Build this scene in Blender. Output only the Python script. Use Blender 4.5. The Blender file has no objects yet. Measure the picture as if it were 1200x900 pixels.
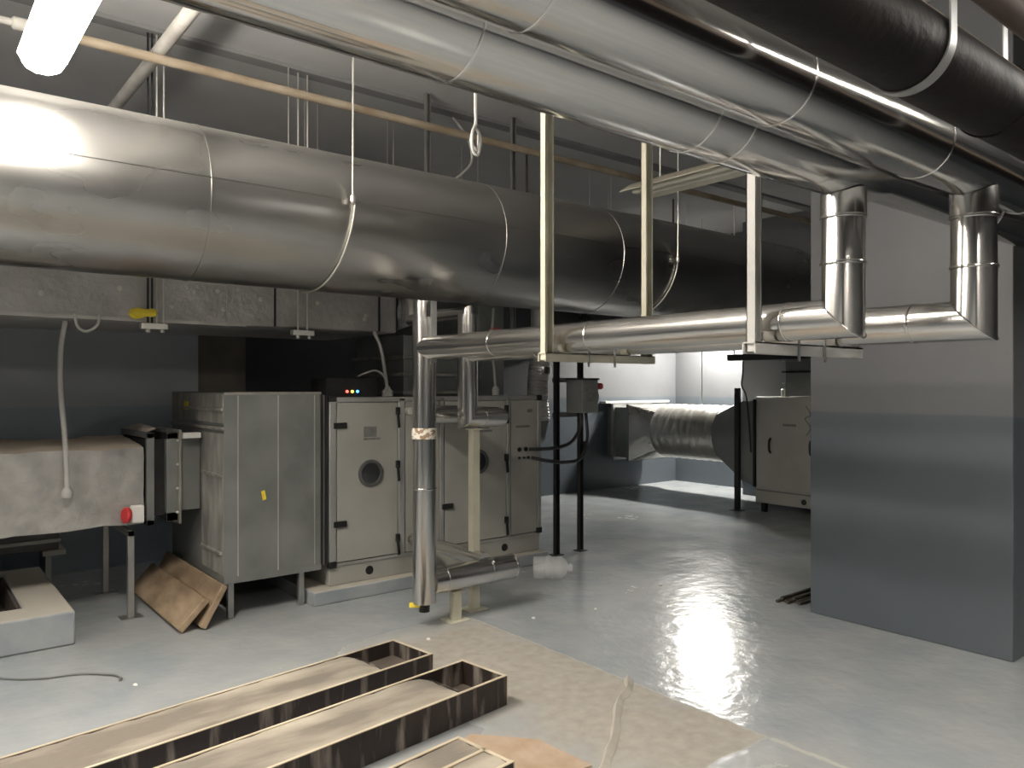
import bpy, bmesh, math, random
from mathutils import Vector, Matrix
random.seed(7)
PI = math.pi
scene = bpy.context.scene
COL = scene.collection
V = Vector

# ------------------------------------------------------------------ materials
MATS = {}


def mk(name, c1, c2=None, scale=3.0, rough=(0.5, 0.5), metal=0.0, bump=0.0, bscale=20.0, stretch=(1, 1, 1), detail=5.0, contrast=(0.35, 0.65), dist=0.02, spec=0.5, dust=None, coat=0.0):
    """Two-tone noise material; dust = (colour, lower, upper) lays dust on faces that point up."""
    if name in MATS:
        return MATS[name]
    m = bpy.data.materials.new(name)
    m.use_nodes = True
    nt = m.node_tree
    b = nt.nodes['Principled BSDF']
    N, L = nt.nodes.new, nt.links.new
    tc = N('ShaderNodeTexCoord')
    mp = N('ShaderNodeMapping')
    mp.inputs['Scale'].default_value = stretch
    L(tc.outputs['Object'], mp.inputs['Vector'])
    nz = N('ShaderNodeTexNoise')
    nz.inputs['Scale'].default_value = scale
    nz.inputs['Detail'].default_value = detail
    L(mp.outputs['Vector'], nz.inputs['Vector'])
    rp = N('ShaderNodeValToRGB')
    rp.color_ramp.elements[0].position = contrast[0]
    rp.color_ramp.elements[1].position = contrast[1]
    rp.color_ramp.elements[0].color = (*c1, 1)
    rp.color_ramp.elements[1].color = (*(c2 or c1), 1)
    L(nz.outputs['Fac'], rp.inputs['Fac'])
    mr = N('ShaderNodeMapRange')
    mr.inputs['From Min'].default_value = 0.3
    mr.inputs['From Max'].default_value = 0.7
    mr.inputs['To Min'].default_value = rough[0]
    mr.inputs['To Max'].default_value = rough[1]
    L(nz.outputs['Fac'], mr.inputs['Value'])
    b.inputs['Metallic'].default_value = metal
    b.inputs['Specular IOR Level'].default_value = spec
    b.inputs['Coat Weight'].default_value = coat
    col, rgh, met = rp.outputs['Color'], mr.outputs['Result'], None
    if dust:
        ge = N('ShaderNodeNewGeometry')
        sx = N('ShaderNodeSeparateXYZ')
        L(ge.outputs['Normal'], sx.inputs['Vector'])
        n2 = N('ShaderNodeTexNoise')
        n2.inputs['Scale'].default_value = 9
        n2.inputs['Detail'].default_value = 6
        L(tc.outputs['Object'], n2.inputs['Vector'])
        ad = N('ShaderNodeMath')
        ad.operation = 'MULTIPLY_ADD'
        L(n2.outputs['Fac'], ad.inputs[0])
        ad.inputs[1].default_value = dust[3] if len(dust) > 3 else 0.35
        L(sx.outputs['Z'], ad.inputs[2])
        m2 = N('ShaderNodeMapRange')
        m2.inputs['From Min'].default_value = dust[1] + 0.17
        m2.inputs['From Max'].default_value = dust[2] + 0.17
        L(ad.outputs['Value'], m2.inputs['Value'])
        mx = N('ShaderNodeMix')
        mx.data_type = 'RGBA'
        L(m2.outputs['Result'], mx.inputs['Factor'])
        L(col, mx.inputs['A'])
        mx.inputs['B'].default_value = (*dust[0], 1)
        col = mx.outputs['Result']
        r2 = N('ShaderNodeMix')
        L(m2.outputs['Result'], r2.inputs['Factor'])
        L(rgh, r2.inputs['A'])
        r2.inputs['B'].default_value = 0.9
        rgh = r2.outputs['Result']
        if metal > 0:
            m3 = N('ShaderNodeMix')
            L(m2.outputs['Result'], m3.inputs['Factor'])
            m3.inputs['A'].default_value = metal
            m3.inputs['B'].default_value = 0.0
            L(m3.outputs['Result'], b.inputs['Metallic'])
    L(col, b.inputs['Base Color'])
    L(rgh, b.inputs['Roughness'])
    if bump > 0:
        n3 = N('ShaderNodeTexNoise')
        n3.inputs['Scale'].default_value = bscale
        n3.inputs['Detail'].default_value = 4
        L(mp.outputs['Vector'], n3.inputs['Vector'])
        bp = N('ShaderNodeBump')
        bp.inputs['Strength'].default_value = bump
        bp.inputs['Distance'].default_value = dist
        L(n3.outputs['Fac'], bp.inputs['Height'])
        L(bp.outputs['Normal'], b.inputs['Normal'])
    MATS[name] = m
    return m


def lamp_mat(name, colour, strength):
    m = bpy.data.materials.new(name)
    m.use_nodes = True
    b = m.node_tree.nodes['Principled BSDF']
    b.inputs['Base Color'].default_value = (0.9, 0.9, 0.88, 1)
    b.inputs['Emission Color'].default_value = (*colour, 1)
    b.inputs['Emission Strength'].default_value = strength
    return m


def wall_mat(name='two_tone_wall_paint', up=(0.118, 0.121, 0.127), low=(0.088, 0.102, 0.116)):
    """Grey wall paint above, glossy darker dado paint below 1.42 m."""
    m = bpy.data.materials.new(name)
    m.use_nodes = True
    nt = m.node_tree
    b = nt.nodes['Principled BSDF']
    N, L = nt.nodes.new, nt.links.new
    ge = N('ShaderNodeNewGeometry')
    sx = N('ShaderNodeSeparateXYZ')
    L(ge.outputs['Position'], sx.inputs['Vector'])
    nz = N('ShaderNodeTexNoise')
    nz.inputs['Scale'].default_value = 2.2
    nz.inputs['Detail'].default_value = 6
    L(ge.outputs['Position'], nz.inputs['Vector'])
    st = N('ShaderNodeMapRange')
    st.inputs['From Min'].default_value = 1.415
    st.inputs['From Max'].default_value = 1.425
    L(sx.outputs['Z'], st.inputs['Value'])
    mx = N('ShaderNodeMix')
    mx.data_type = 'RGBA'
    L(st.outputs['Result'], mx.inputs['Factor'])
    mx.inputs['A'].default_value = (*low, 1)
    mx.inputs['B'].default_value = (*up, 1)
    va = N('ShaderNodeMix')
    va.data_type = 'RGBA'
    va.blend_type = 'MULTIPLY'
    mv = N('ShaderNodeMapRange')
    mv.inputs['To Min'].default_value = 0.86
    mv.inputs['To Max'].default_value = 1.1
    L(nz.outputs['Fac'], mv.inputs['Value'])
    va.inputs['Factor'].default_value = 1
    L(mx.outputs['Result'], va.inputs['A'])
    L(mv.outputs['Result'], va.inputs['B'])
    L(va.outputs['Result'], b.inputs['Base Color'])
    rr = N('ShaderNodeMix')
    L(st.outputs['Result'], rr.inputs['Factor'])
    rr.inputs['A'].default_value = 0.32
    rr.inputs['B'].default_value = 0.5
    L(rr.outputs['Result'], b.inputs['Roughness'])
    n3 = N('ShaderNodeTexNoise')
    n3.inputs['Scale'].default_value = 7
    L(ge.outputs['Position'], n3.inputs['Vector'])
    bp = N('ShaderNodeBump')
    bp.inputs['Strength'].default_value = 0.12
    bp.inputs['Distance'].default_value = 0.02
    L(n3.outputs['Fac'], bp.inputs['Height'])
    L(bp.outputs['Normal'], b.inputs['Normal'])
    return m


def floor_mat():
    """Blue-grey epoxy with dust; an unpainted cement strip x < 3.1, 2.0 < y < 4.25."""
    m = bpy.data.materials.new('painted_concrete_floor')
    m.use_nodes = True
    nt = m.node_tree
    b = nt.nodes['Principled BSDF']
    N, L = nt.nodes.new, nt.links.new
    ge = N('ShaderNodeNewGeometry')
    sx = N('ShaderNodeSeparateXYZ')
    L(ge.outputs['Position'], sx.inputs['Vector'])

    def noise(s, d=6):
        n = N('ShaderNodeTexNoise')
        n.inputs['Scale'].default_value = s
        n.inputs['Detail'].default_value = d
        L(ge.outputs['Position'], n.inputs['Vector'])
        return n.outputs['Fac']

    def rng(v, a, c, lo=0.0, hi=1.0):
        r = N('ShaderNodeMapRange')
        r.inputs['From Min'].default_value = a
        r.inputs['From Max'].default_value = c
        r.inputs['To Min'].default_value = lo
        r.inputs['To Max'].default_value = hi
        L(v, r.inputs['Value'])
        return r.outputs['Result']

    def math_(op, a, c):
        k = N('ShaderNodeMath')
        k.operation = op
        for i, q in enumerate((a, c)):
            if isinstance(q, (int, float)):
                k.inputs[i].default_value = q
            else:
                L(q, k.inputs[i])
        return k.outputs['Value']

    def mix(f, a, c):
        k = N('ShaderNodeMix')
        k.data_type = 'RGBA'
        if isinstance(f, float):
            k.inputs['Factor'].default_value = f
        else:
            L(f, k.inputs['Factor'])
        for n_, q in (('A', a), ('B', c)):
            if isinstance(q, tuple):
                k.inputs[n_].default_value = (*q, 1)
            else:
                L(q, k.inputs[n_])
        return k.outputs['Result']
    b.inputs['Specular IOR Level'].default_value = 0.27
    nbig, nmid, nfine = noise(0.8), noise(3.0), noise(16, 8)
    paint = mix(rng(nmid, 0.35, 0.65), (0.295, 0.322, 0.342), (0.355, 0.37, 0.375))
    dust = math_('MULTIPLY', rng(nbig, 0.42, 0.8), rng(nfine, 0.2, 0.8, 0.2, 0.9))
    paint = mix(dust, paint, (0.38, 0.365, 0.34))
    # cement strip mask
    wob = math_('MULTIPLY_ADD', nfine, 0.05)
    xe = math_('ADD', sx.outputs['X'], rng(nfine, 0, 1, -0.02, 0.02))
    ye = math_('ADD', sx.outputs['Y'], rng(nmid, 0, 1, -0.06, 0.06))
    xl = math_('ADD', sx.outputs['X'], rng(nmid, 0.2, 0.8, -0.2, 0.2))
    mask = math_('MULTIPLY', rng(xe, 3.09, 3.11, 1, 0), rng(ye, 1.99, 2.01))
    mask = math_('MULTIPLY', mask, rng(ye, 4.1, 4.45, 1, 0))
    mask = math_('MULTIPLY', mask, rng(xl, 2.0, 2.5))
    cement = mix(rng(nfine, 0.3, 0.7), (0.32, 0.295, 0.255), (0.39, 0.365, 0.32))
    cement = mix(math_('MULTIPLY', rng(nmid, 0.55, 0.68), 0.5), cement, (0.36, 0.36, 0.35))
    col = mix(mask, paint, cement)
    # scraped line in the strip's continuation
    ln = math_('MULTIPLY', rng(math_('ABSOLUTE', math_('SUBTRACT', xe, 3.1), 0), 0.012, 0.018, 1, 0), rng(ye, 2.0, 1.98))
    col = mix(math_('MULTIPLY', ln, 0.6), col, (0.55, 0.52, 0.47))
    L(col, b.inputs['Base Color'])
    rg = math_('MULTIPLY_ADD', nmid, 0.13)
    k = rg.node
    k.inputs[2].default_value = 0.12
    rg2 = N('ShaderNodeMix')
    L(math_('MAXIMUM', mask, math_('MULTIPLY', dust, 0.35)), rg2.inputs['Factor'])
    L(rg, rg2.inputs['A'])
    rg2.inputs['B'].default_value = 0.75
    L(rg2.outputs['Result'], b.inputs['Roughness'])
    n4 = noise(11, 3)
    bp = N('ShaderNodeBump')
    bp.inputs['Strength'].default_value = 0.22
    bp.inputs['Distance'].default_value = 0.02
    L(n4, bp.inputs['Height'])
    L(bp.outputs['Normal'], b.inputs['Normal'])
    return m


M_floor, M_wall = floor_mat(), wall_mat()
M_walll = wall_mat('light_two_tone_wall_paint', (0.42, 0.445, 0.485), (0.34, 0.39, 0.455))  # same wall paint, colour lightened to make up for missing light
M_ceil = mk('ceiling_paint', (0.44, 0.44, 0.445), (0.50, 0.495, 0.49), 1.5, (0.8, 0.9))
M_dark = mk('dark_wall_paint', (0.035, 0.037, 0.042), (0.05, 0.052, 0.058), 1.2, (0.6, 0.7))  # shade behind the air unit, put into the wall colour
M_alu = mk('aluminium_cladding', (0.60, 0.585, 0.565), (0.68, 0.665, 0.65), 2.0, (0.09, 0.15), 1.0, 0.045, 3.0, (0.35, 1, 1), 3)
M_alub = mk('bright_aluminium_cladding', (0.68, 0.66, 0.63), (0.74, 0.72, 0.70), 2.0, (0.17, 0.24), 1.0, 0.03, 4.0, (1, 1, 0.5), 3)
M_big = mk('weathered_aluminium_cladding', (0.38, 0.372, 0.355), (0.47, 0.46, 0.445), 1.6, (0.25, 0.33), 1.0, 0.06, 2.2, (0.5, 1, 1), 3, dust=((0.20, 0.185, 0.165), 0.62, 1.25, 0.1))
M_foil = mk('crinkled_foil', (0.40, 0.39, 0.37), (0.56, 0.545, 0.52), 5, (0.34, 0.55), 0.6, 0.7, 6, (1, 1, 1), 8, dist=0.04, dust=((0.50, 0.43, 0.35), 0.5, 0.95))
M_spiral = mk('spiral_wrapped_foil', (0.50, 0.48, 0.44), (0.62, 0.60, 0.56), 4, (0.3, 0.42), 0.7, 0.3, 6, (1, 3, 1), 6)
M_foilb = mk('bright_crinkled_foil', (0.55, 0.53, 0.50), (0.66, 0.64, 0.61), 5, (0.25, 0.4), 0.75, 0.8, 4, (1, 1, 1), 8, dist=0.05)
M_foild = mk('dull_foil', (0.44, 0.43, 0.42), (0.56, 0.545, 0.53), 4, (0.38, 0.5), 0.5, 0.7, 14, (1, 1, 1), 8)
M_galv = mk('galvanised_sheet', (0.20, 0.21, 0.205), (0.28, 0.285, 0.275), 3, (0.42, 0.6), 0.5, 0.08, 6, (1, 1, 1), 8)
M_galvd = mk('dusty_galvanised_sheet', (0.22, 0.215, 0.20), (0.38, 0.365, 0.33), 5, (0.55, 0.75), 0.3, 0.1, 9, (1, 2.2, 0.8), 9)
M_steel = mk('steel_profile', (0.36, 0.36, 0.35), (0.45, 0.45, 0.44), 6, (0.35, 0.5), 0.8)
M_rod = mk('zinc_rod', (0.72, 0.70, 0.65), None, 6, (0.35, 0.45), 0.85)
M_white = mk('cream_panel_paint', (0.32, 0.312, 0.28), (0.38, 0.37, 0.335), 2, (0.4, 0.55))
M_prof = mk('aluminium_profile', (0.42, 0.42, 0.40), (0.48, 0.48, 0.46), 3, (0.4, 0.5), 0.6)
M_black = mk('black_plastic', (0.012, 0.012, 0.013), None, 3, (0.35, 0.45))
M_rub = mk('black_canvas', (0.016, 0.016, 0.018), (0.03, 0.03, 0.03), 9, (0.8, 0.9))
M_cream = mk('cream_primed_steel', (0.52, 0.495, 0.39), (0.60, 0.575, 0.465), 6, (0.45, 0.6))
M_creamw = mk('pale_primed_steel', (0.46, 0.455, 0.43), (0.55, 0.54, 0.515), 6, (0.4, 0.55))
M_bpipe = mk('black_iron_pipe', (0.006, 0.005, 0.0045), (0.012, 0.009, 0.008), 4, (0.5, 0.65), 0.0, 0.15, 30, (1, 1, 1), 8, spec=0.15, dust=((0.26, 0.215, 0.17), 0.40, 0.48, 0.2))
M_brown = mk('rusty_brown_pipe', (0.06, 0.042, 0.035), (0.11, 0.08, 0.065), 9, (0.6, 0.8), dust=((0.2, 0.16, 0.12), 0.7, 0.9))
M_yel = mk('dusty_primer_pipe', (0.22, 0.165, 0.11), (0.36, 0.30, 0.225), 7, (0.55, 0.75), 0, 0.1, 30, (0.5, 1, 1), 8)
M_wpipe = mk('grey_white_pipe', (0.32, 0.305, 0.28), (0.42, 0.405, 0.375), 8, (0.5, 0.7))
M_conc = mk('concrete_cast', (0.19, 0.165, 0.135), (0.45, 0.40, 0.325), 3.2, (0.8, 0.95), 0, 0.25, 40, (0.5, 1.6, 1), 10, (0.42, 0.72))
M_cons = mk('concrete_splash', (0.40, 0.36, 0.29), (0.56, 0.51, 0.42), 6, (0.85, 0.95), 0, 0.3, 40)
M_curb = mk('painted_curb', (0.27, 0.30, 0.32), (0.36, 0.38, 0.39), 4, (0.4, 0.6), 0, 0.05, 9, dust=((0.47, 0.44, 0.38), 0.6, 0.95))
M_pit = mk('pit_shadow_lining', (0.07, 0.055, 0.045), (0.11, 0.09, 0.075), 5, (0.8, 0.9))  # dark brown, lines the pit and the trough pockets
M_ply = mk('film_faced_plywood', (0.022, 0.015, 0.013), (0.30, 0.26, 0.22), 9, (0.35, 0.7), 0, 0.1, 30, (1.6, 1.6, 0.25), 8, (0.53, 0.74))
M_wood = mk('raw_timber', (0.46, 0.38, 0.27), (0.62, 0.54, 0.41), 6, (0.6, 0.75), 0, 0.1, 40, (0.3, 1, 1), 6)
M_board = mk('brown_board', (0.19, 0.13, 0.08), (0.40, 0.30, 0.20), 7, (0.55, 0.75), 0, 0.25, 26, (1, 0.4, 1), 8)
M_osb = mk('orange_ply_sheet', (0.38, 0.27, 0.18), (0.46, 0.35, 0.26), 8, (0.7, 0.8), 0, 0.1, 30, (1, 1, 1), 8)
M_red = mk('red_paint', (0.55, 0.03, 0.035), None, 3, (0.35, 0.4))
M_yellow = mk('yellow_foam', (0.72, 0.55, 0.03), (0.85, 0.68, 0.06), 16, (0.7, 0.8), 0, 0.5, 40)
M_paper = mk('white_paper', (0.75, 0.73, 0.70), (0.80, 0.78, 0.76), 5, (0.8, 0.9))
M_tape = mk('printed_tape', (0.28, 0.19, 0.12), (0.70, 0.66, 0.58), 30, (0.5, 0.6), 0, 0, 1, (1, 1, 1.4), 2, (0.46, 0.52))
M_sheet = mk('dusty_plastic_strip', (0.46, 0.43, 0.37), (0.56, 0.53, 0.46), 8, (0.5, 0.7), 0, 0.3, 20)
M_cable = mk('grey_cable_sheath', (0.46, 0.45, 0.43), (0.52, 0.51, 0.49), 6, (0.45, 0.55))
M_bcable = mk('black_cable_sheath', (0.03, 0.03, 0.032), None, 6, (0.4, 0.5))
M_grey = mk('grey_sticker', (0.13, 0.13, 0.12), (0.2, 0.2, 0.19), 20, (0.6, 0.7))
M_box = mk('grey_enclosure', (0.16, 0.165, 0.165), (0.2, 0.205, 0.2), 4, (0.4, 0.5))
M_ring = mk('porthole_ring_plastic', (0.07, 0.07, 0.07), (0.1, 0.1, 0.1), 5, (0.3, 0.4))
M_glass = mk('porthole_glass', (0.03, 0.032, 0.034), None, 2, (0.05, 0.08), coat=0.5)
M_rebar = mk('rusty_rebar', (0.05, 0.042, 0.036), (0.09, 0.075, 0.06), 12, (0.6, 0.8), 0.3, 0.4, 60)
M_batten = mk('batten_enamel', (0.66, 0.62, 0.52), (0.74, 0.70, 0.60), 4, (0.35, 0.5), dust=((0.45, 0.40, 0.32), 0.6, 0.95))
M_tube = mk('unlit_tube', (0.78, 0.76, 0.68), None, 3, (0.2, 0.3))
WARM = (1.0, 0.93, 0.83)
M_lamp = lamp_mat('lit_diffuser', (1.0, 0.96, 0.90), 58.0)
M_lampa = lamp_mat('bright_lit_diffuser', WARM, 150.0)
M_lampl = lamp_mat('side_lit_diffuser', WARM, 160.0)
M_lampf = lamp_mat('far_lit_diffuser', (1.0, 0.97, 0.90), 400.0)
M_ledr = lamp_mat('red_led', (1, 0.05, 0.03), 3)
M_ledy = lamp_mat('yellow_led', (1, 0.6, 0.05), 3)
M_ledb = lamp_mat('blue_led', (0.05, 0.35, 1), 3)
M_plastic = bpy.data.materials.new('clear_plastic')
M_plastic.use_nodes = True
_b = M_plastic.node_tree.nodes['Principled BSDF']
_b.inputs['Base Color'].default_value = (0.97, 0.98, 0.98, 1)
_b.inputs['Roughness'].default_value = 0.06
_b.inputs['Alpha'].default_value = 0.17
_b.inputs['Specular IOR Level'].default_value = 1.0
_b.inputs['IOR'].default_value = 1.45


M_sleeve = mk('milky_label', (0.7, 0.72, 0.72), None, 5, (0.2, 0.3))
M_sleeve.node_tree.nodes['Principled BSDF'].inputs['Alpha'].default_value = 0.3


# ------------------------------------------------------------------ mesh builder
class MB:
    def __init__(self):
        self.bm = bmesh.new()

    def quad(self, *pts):
        vs = [self.bm.verts.new(V(p)) for p in pts]
        self.bm.faces.new(vs)

    def box(self, lo, hi):
        c = [(a + b) / 2 for a, b in zip(lo, hi)]
        h = [(b - a) / 2 for a, b in zip(lo, hi)]
        return self.obox(c, [h[0], 0, 0], [0, h[1], 0], [0, 0, h[2]])

    def obox(self, c, ax, ay, az):
        c, ax, ay, az = V(c), V(ax), V(ay), V(az)
        if ax.cross(ay).dot(az) < 0:
            ax = -ax
        v = [self.bm.verts.new(c + ax * x + ay * y + az * z) for x in (-1, 1) for y in (-1, 1) for z in (-1, 1)]
        for f in ((0, 1, 3, 2), (4, 6, 7, 5), (0, 4, 5, 1), (2, 3, 7, 6), (0, 2, 6, 4), (1, 5, 7, 3)):
            self.bm.faces.new([v[i] for i in f])
        return self

    def loft(self, rings, caps=True, closed=True):
        R = [[self.bm.verts.new(V(p)) for p in r] for r in rings]
        n = len(R[0])
        for a, b in zip(R, R[1:]):
            for i in range(n if closed else n - 1):
                j = (i + 1) % n
                self.bm.faces.new((a[i], a[j], b[j], b[i]))
        if caps:
            self.bm.faces.new(R[0][::-1])
            self.bm.faces.new(R[-1])
        return self

    def tube(self, pts, r, seg=16, caps=True):
        """Sweep with true mitres at the corners."""
        P = [V(p) for p in pts]
        P = [p for i, p in enumerate(P) if i == 0 or (p - P[i - 1]).length > 1e-6]
        rr = r if isinstance(r, (list, tuple)) else [r] * len(P)
        d = [(b - a).normalized() for a, b in zip(P, P[1:])]
        u = d[0].orthogonal().normalized()
        rings = []
        for i, p in enumerate(P):
            din = d[i - 1] if i > 0 else d[0]
            dout = d[i] if i < len(d) else d[-1]
            n = din + dout
            n = n.normalized() if n.length > 1e-4 else din
            w = din.cross(u).normalized()
            ring = []
            for k in range(seg):
                a = 2 * PI * k / seg
                q = (u * math.cos(a) + w * math.sin(a)) * rr[i]
                q -= din * (q.dot(n) / max(din.dot(n), 0.3))
                ring.append(p + q)
            rings.append(ring)
            if i < len(d):
                u = din.rotation_difference(dout) @ u
                u = (u - dout * u.dot(dout)).normalized()
        return self.loft(rings, caps)

    def ring(self, c, axis, r, t, seg=40):
        """Raised flat band: centre, axis, outer radius, half width."""
        c, a = V(c), V(axis).normalized()
        return self.tube([c - a * t, c - a * t * 0.6, c + a * t * 0.6, c + a * t], [r * 0.985, r, r, r * 0.985], seg)

    def lathe(self, c, axis, prof, seg=32, caps=True):
        c, a = V(c), V(axis).normalized()
        u = a.orthogonal().normalized()
        w = a.cross(u)
        return self.loft([[c + a * h + (u * math.cos(2 * PI * k / seg) + w * math.sin(2 * PI * k / seg)) * r for k in range(seg)] for h, r in prof], caps)

    def prism(self, poly, z0, z1):
        return self.loft([[(x, y, z0) for x, y in poly], [(x, y, z1) for x, y in poly]])

    def build(self, name, mat, parent=None, origin=None, bevel=0.0, smooth=True, seg=2):
        o0 = V(origin) if origin is not None else (parent['_o'] if parent is not None else V((0, 0, 0)))
        o0 = V(o0)
        bmesh.ops.recalc_face_normals(self.bm, faces=self.bm.faces)
        bmesh.ops.translate(self.bm, vec=-o0, verts=self.bm.verts)
        me = bpy.data.meshes.new(name)
        self.bm.to_mesh(me)
        self.bm.free()
        me.materials.append(mat)
        if smooth:
            me.shade_smooth()
            me.set_sharp_from_angle(angle=math.radians(32))
        o = bpy.data.objects.new(name, me)
        COL.objects.link(o)
        if parent is not None:
            o.parent = parent
        else:
            o.location = o0
        ORG[o.name] = o0
        if bevel > 0:
            bv = o.modifiers.new('bevel', 'BEVEL')
            bv.width = bevel
            bv.segments = seg
            bv.limit_method = 'ANGLE'
        return o


ORG = {}


class P:
    """parent wrapper: remembers the world origin of a thing"""

    def __init__(self, o, org):
        self.o, self.org = o, V(org)


def part(mb, name, mat, parent, bevel=0.0, label=None, smooth=True):
    po = parent.o if isinstance(parent, P) else parent
    org = parent.org if isinstance(parent, P) else ORG[parent.name]
    o = mb.build(name, mat, None, org, bevel, smooth)
    o.location = (0, 0, 0)
    o.parent = po
    if label:
        o['label'] = label
    return o


def tag(o, label, cat, group=None, kind=None):
    o['label'] = label
    o['category'] = cat
    if group:
        o['group'] = group
    if kind:
        o['kind'] = kind
    return o


def thing(name, loc, label, cat, group=None):
    o = bpy.data.objects.new(name, None)
    o.empty_display_size = 0.1
    COL.objects.link(o)
    o.location = loc
    tag(o, label, cat, group)
    return P(o, loc)


def single(mb, name, mat, loc, label, cat, group=None, bevel=0.0, smooth=True):
    return tag(mb.build(name, mat, None, loc, bevel, smooth), label, cat, group)


def struct(mb, name, mat, bevel=0.0, smooth=True):
    o = mb.build(name, mat, None, (0, 0, 0), bevel, smooth)
    o['kind'] = 'structure'
    return o


def circle(c, r, n, a0=0, plane='xz'):
    out = []
    for k in range(n):
        a = a0 + 2 * PI * k / n
        if plane == 'xz':
            out.append((c[0] + r * math.cos(a), c[1], c[2] + r * math.sin(a)))
        else:
            out.append((c[0] + r * math.cos(a), c[1] + r * math.sin(a), c[2]))
    return out


def curve_pts(ctrl, n=10):
    """Catmull-Rom through control points."""
    c = [V(p) for p in ctrl]
    c = [c[0] * 2 - c[1]] + c + [c[-1] * 2 - c[-2]]
    out = []
    for i in range(1, len(c) - 2):
        for k in range(n):
            t = k / n
            p0, p1, p2, p3 = c[i - 1:i + 3]
            out.append(0.5 * ((2 * p1) + (p2 - p0) * t + (2 * p0 - 5 * p1 + 4 * p2 - p3) * t * t + (3 * p1 - p0 - 3 * p2 + p3) * t ** 3))
    out.append(c[-2])
    return out


# ------------------------------------------------------------------ room shell
CZ = 4.0
XL, XR, YF, YB = -6.4, 10.3, -3.2, 8.4
struct(MB().box((XL - .2, YF - .2, -0.2), (XR + .2, YB + .2, 0)), 'floor', M_floor, smooth=False)
struct(MB().box((XL - .2, YF - .2, CZ), (XR + .2, YB + .2, CZ + .2)), 'ceiling', M_ceil, smooth=False)
struct(MB().box((XL - .2, YF, 0), (XL, YB, CZ)), 'wall_left', M_wall, smooth=False)
struct(MB().box((XR, YF, 0), (XR + .2, YB, CZ)), 'wall_right', M_wall, smooth=False)
struct(MB().box((XL - .2, YB, 0), (XR + .2, YB + .2, CZ)), 'wall_back', M_wall, smooth=False)
struct(MB().box((XL - .2, YF - .2, 0), (XR + .2, YF, CZ)), 'wall_front', M_wall, smooth=False)
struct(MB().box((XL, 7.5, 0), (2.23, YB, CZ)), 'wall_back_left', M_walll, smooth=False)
struct(MB().box((2.23, 7.62, 0), (2.72, YB, CZ)), 'pillar', mk('bare_render', (0.16, 0.145, 0.12), (0.22, 0.20, 0.17), 4, (0.8, 0.9)), smooth=False)
struct(MB().box((2.72, 8.25, 0), (7.0, YB, CZ)), 'wall_back_recess', M_dark, smooth=False)  # slab coloured dark where the back wall lies in shade
struct(MB().box((5.035, 1.643, 0), (6.3, 2.905, CZ)), 'pillar', M_wall, bevel=0.006)
struct(MB().box((9.72, 4.0, 0), (XR, 6.68, CZ)), 'wall_right_pier', M_wall, smooth=False)
struct(MB().box((XL, 5.5, 3.97), (XR, 5.62, CZ)), 'beam', mk('beam_paint', (0.20, 0.20, 0.205), (0.24, 0.24, 0.24), 3, (0.8, 0.9)), smooth=False)
# flush service door panels in the left back wall
dm = mk('door_paint', (0.36, 0.395, 0.45), (0.40, 0.44, 0.49), 2, (0.4, 0.5))  # door colour lightened like the wall, in place of light
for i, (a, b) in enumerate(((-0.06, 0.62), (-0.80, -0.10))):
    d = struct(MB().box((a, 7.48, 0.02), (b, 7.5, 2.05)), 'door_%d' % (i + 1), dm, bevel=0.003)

# ------------------------------------------------------------------ lights
def lit_batten(x, y0, y1, z, label, mat=M_lamp, w=0.1, shade=False):
    t = thing('ceiling_light', (x, (y0 + y1) / 2, z), label, 'light', 'ceiling battens')
    part(MB().box((x - w * .4, y0, z + .085), (x + w * .4, y1, z + .115)), 'housing', M_batten, t, .006)
    prof = [(-w * .4, .085), (-w * .85, .062), (-w * 1.0, .03), (-w * .72, -.02), (-w * .3, -.035), (w * .3, -.035), (w * .72, -.02), (w, .03), (w * .85, .062), (w * .4, .085)]
    part(MB().loft([[(x + px * s, y, z + pz) for px, pz in prof] for y, s in ((y0, .85), (y0 + .03, 1), (y1 - .03, 1), (y1, .85))]), 'diffuser', mat, t)
    if shade:  # added hood with closed ends, keeps lamp light off the ceiling
        part(MB().loft([[(x - .28, y, z - .06), (x - .10, y, z + .118), (x + .10, y, z + .118), (x + .28, y, z - .06), (x + .27, y, z - .06), (x + .095, y, z + .116), (x - .095, y, z + .116), (x - .27, y, z - .06)] for y in (y0 - .02, y1 + .02)]), 'reflector', M_batten, t)
        for y in (y0 - .03, y1 + .02):
            part(MB().loft([[(x - .28, yq, z - .06), (x - .10, yq, z + .118), (x + .10, yq, z + .118), (x + .28, yq, z - .06)] for yq in (y, y + .008)]), 'end_cap', M_batten, t)
    for yy in (y0 + .25, y1 - .25):
        part(MB().tube([(x, yy, z + .11), (x, yy, CZ - .001)], .006, 8), 'suspension_rod', M_rod, t)
    return t


lit_batten(0.53, 2.86, 4.14, 3.08, 'glaring lit fluorescent batten hanging above the huge round duct', M_lampa)
lit_batten(-3.6, 2.86, 4.14, 3.08, 'lit batten hanging far to the left over the floor', M_lampl)  # added lamp out of view, lights the left back wall
lit_batten(0.2, -1.9, -0.5, 3.08, 'lit batten hanging over the open floor near the front wall', M_lampl, shade=True)
lit_batten(4.0, -0.85, 0.45, 3.08, 'lit batten hanging over the floor on the camera side of the black pipe', shade=True)
lit_batten(9.79, 6.95, 7.75, 2.72, 'lit batten hanging in the far corner above the round foil duct', M_lampf, shade=True)
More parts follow.
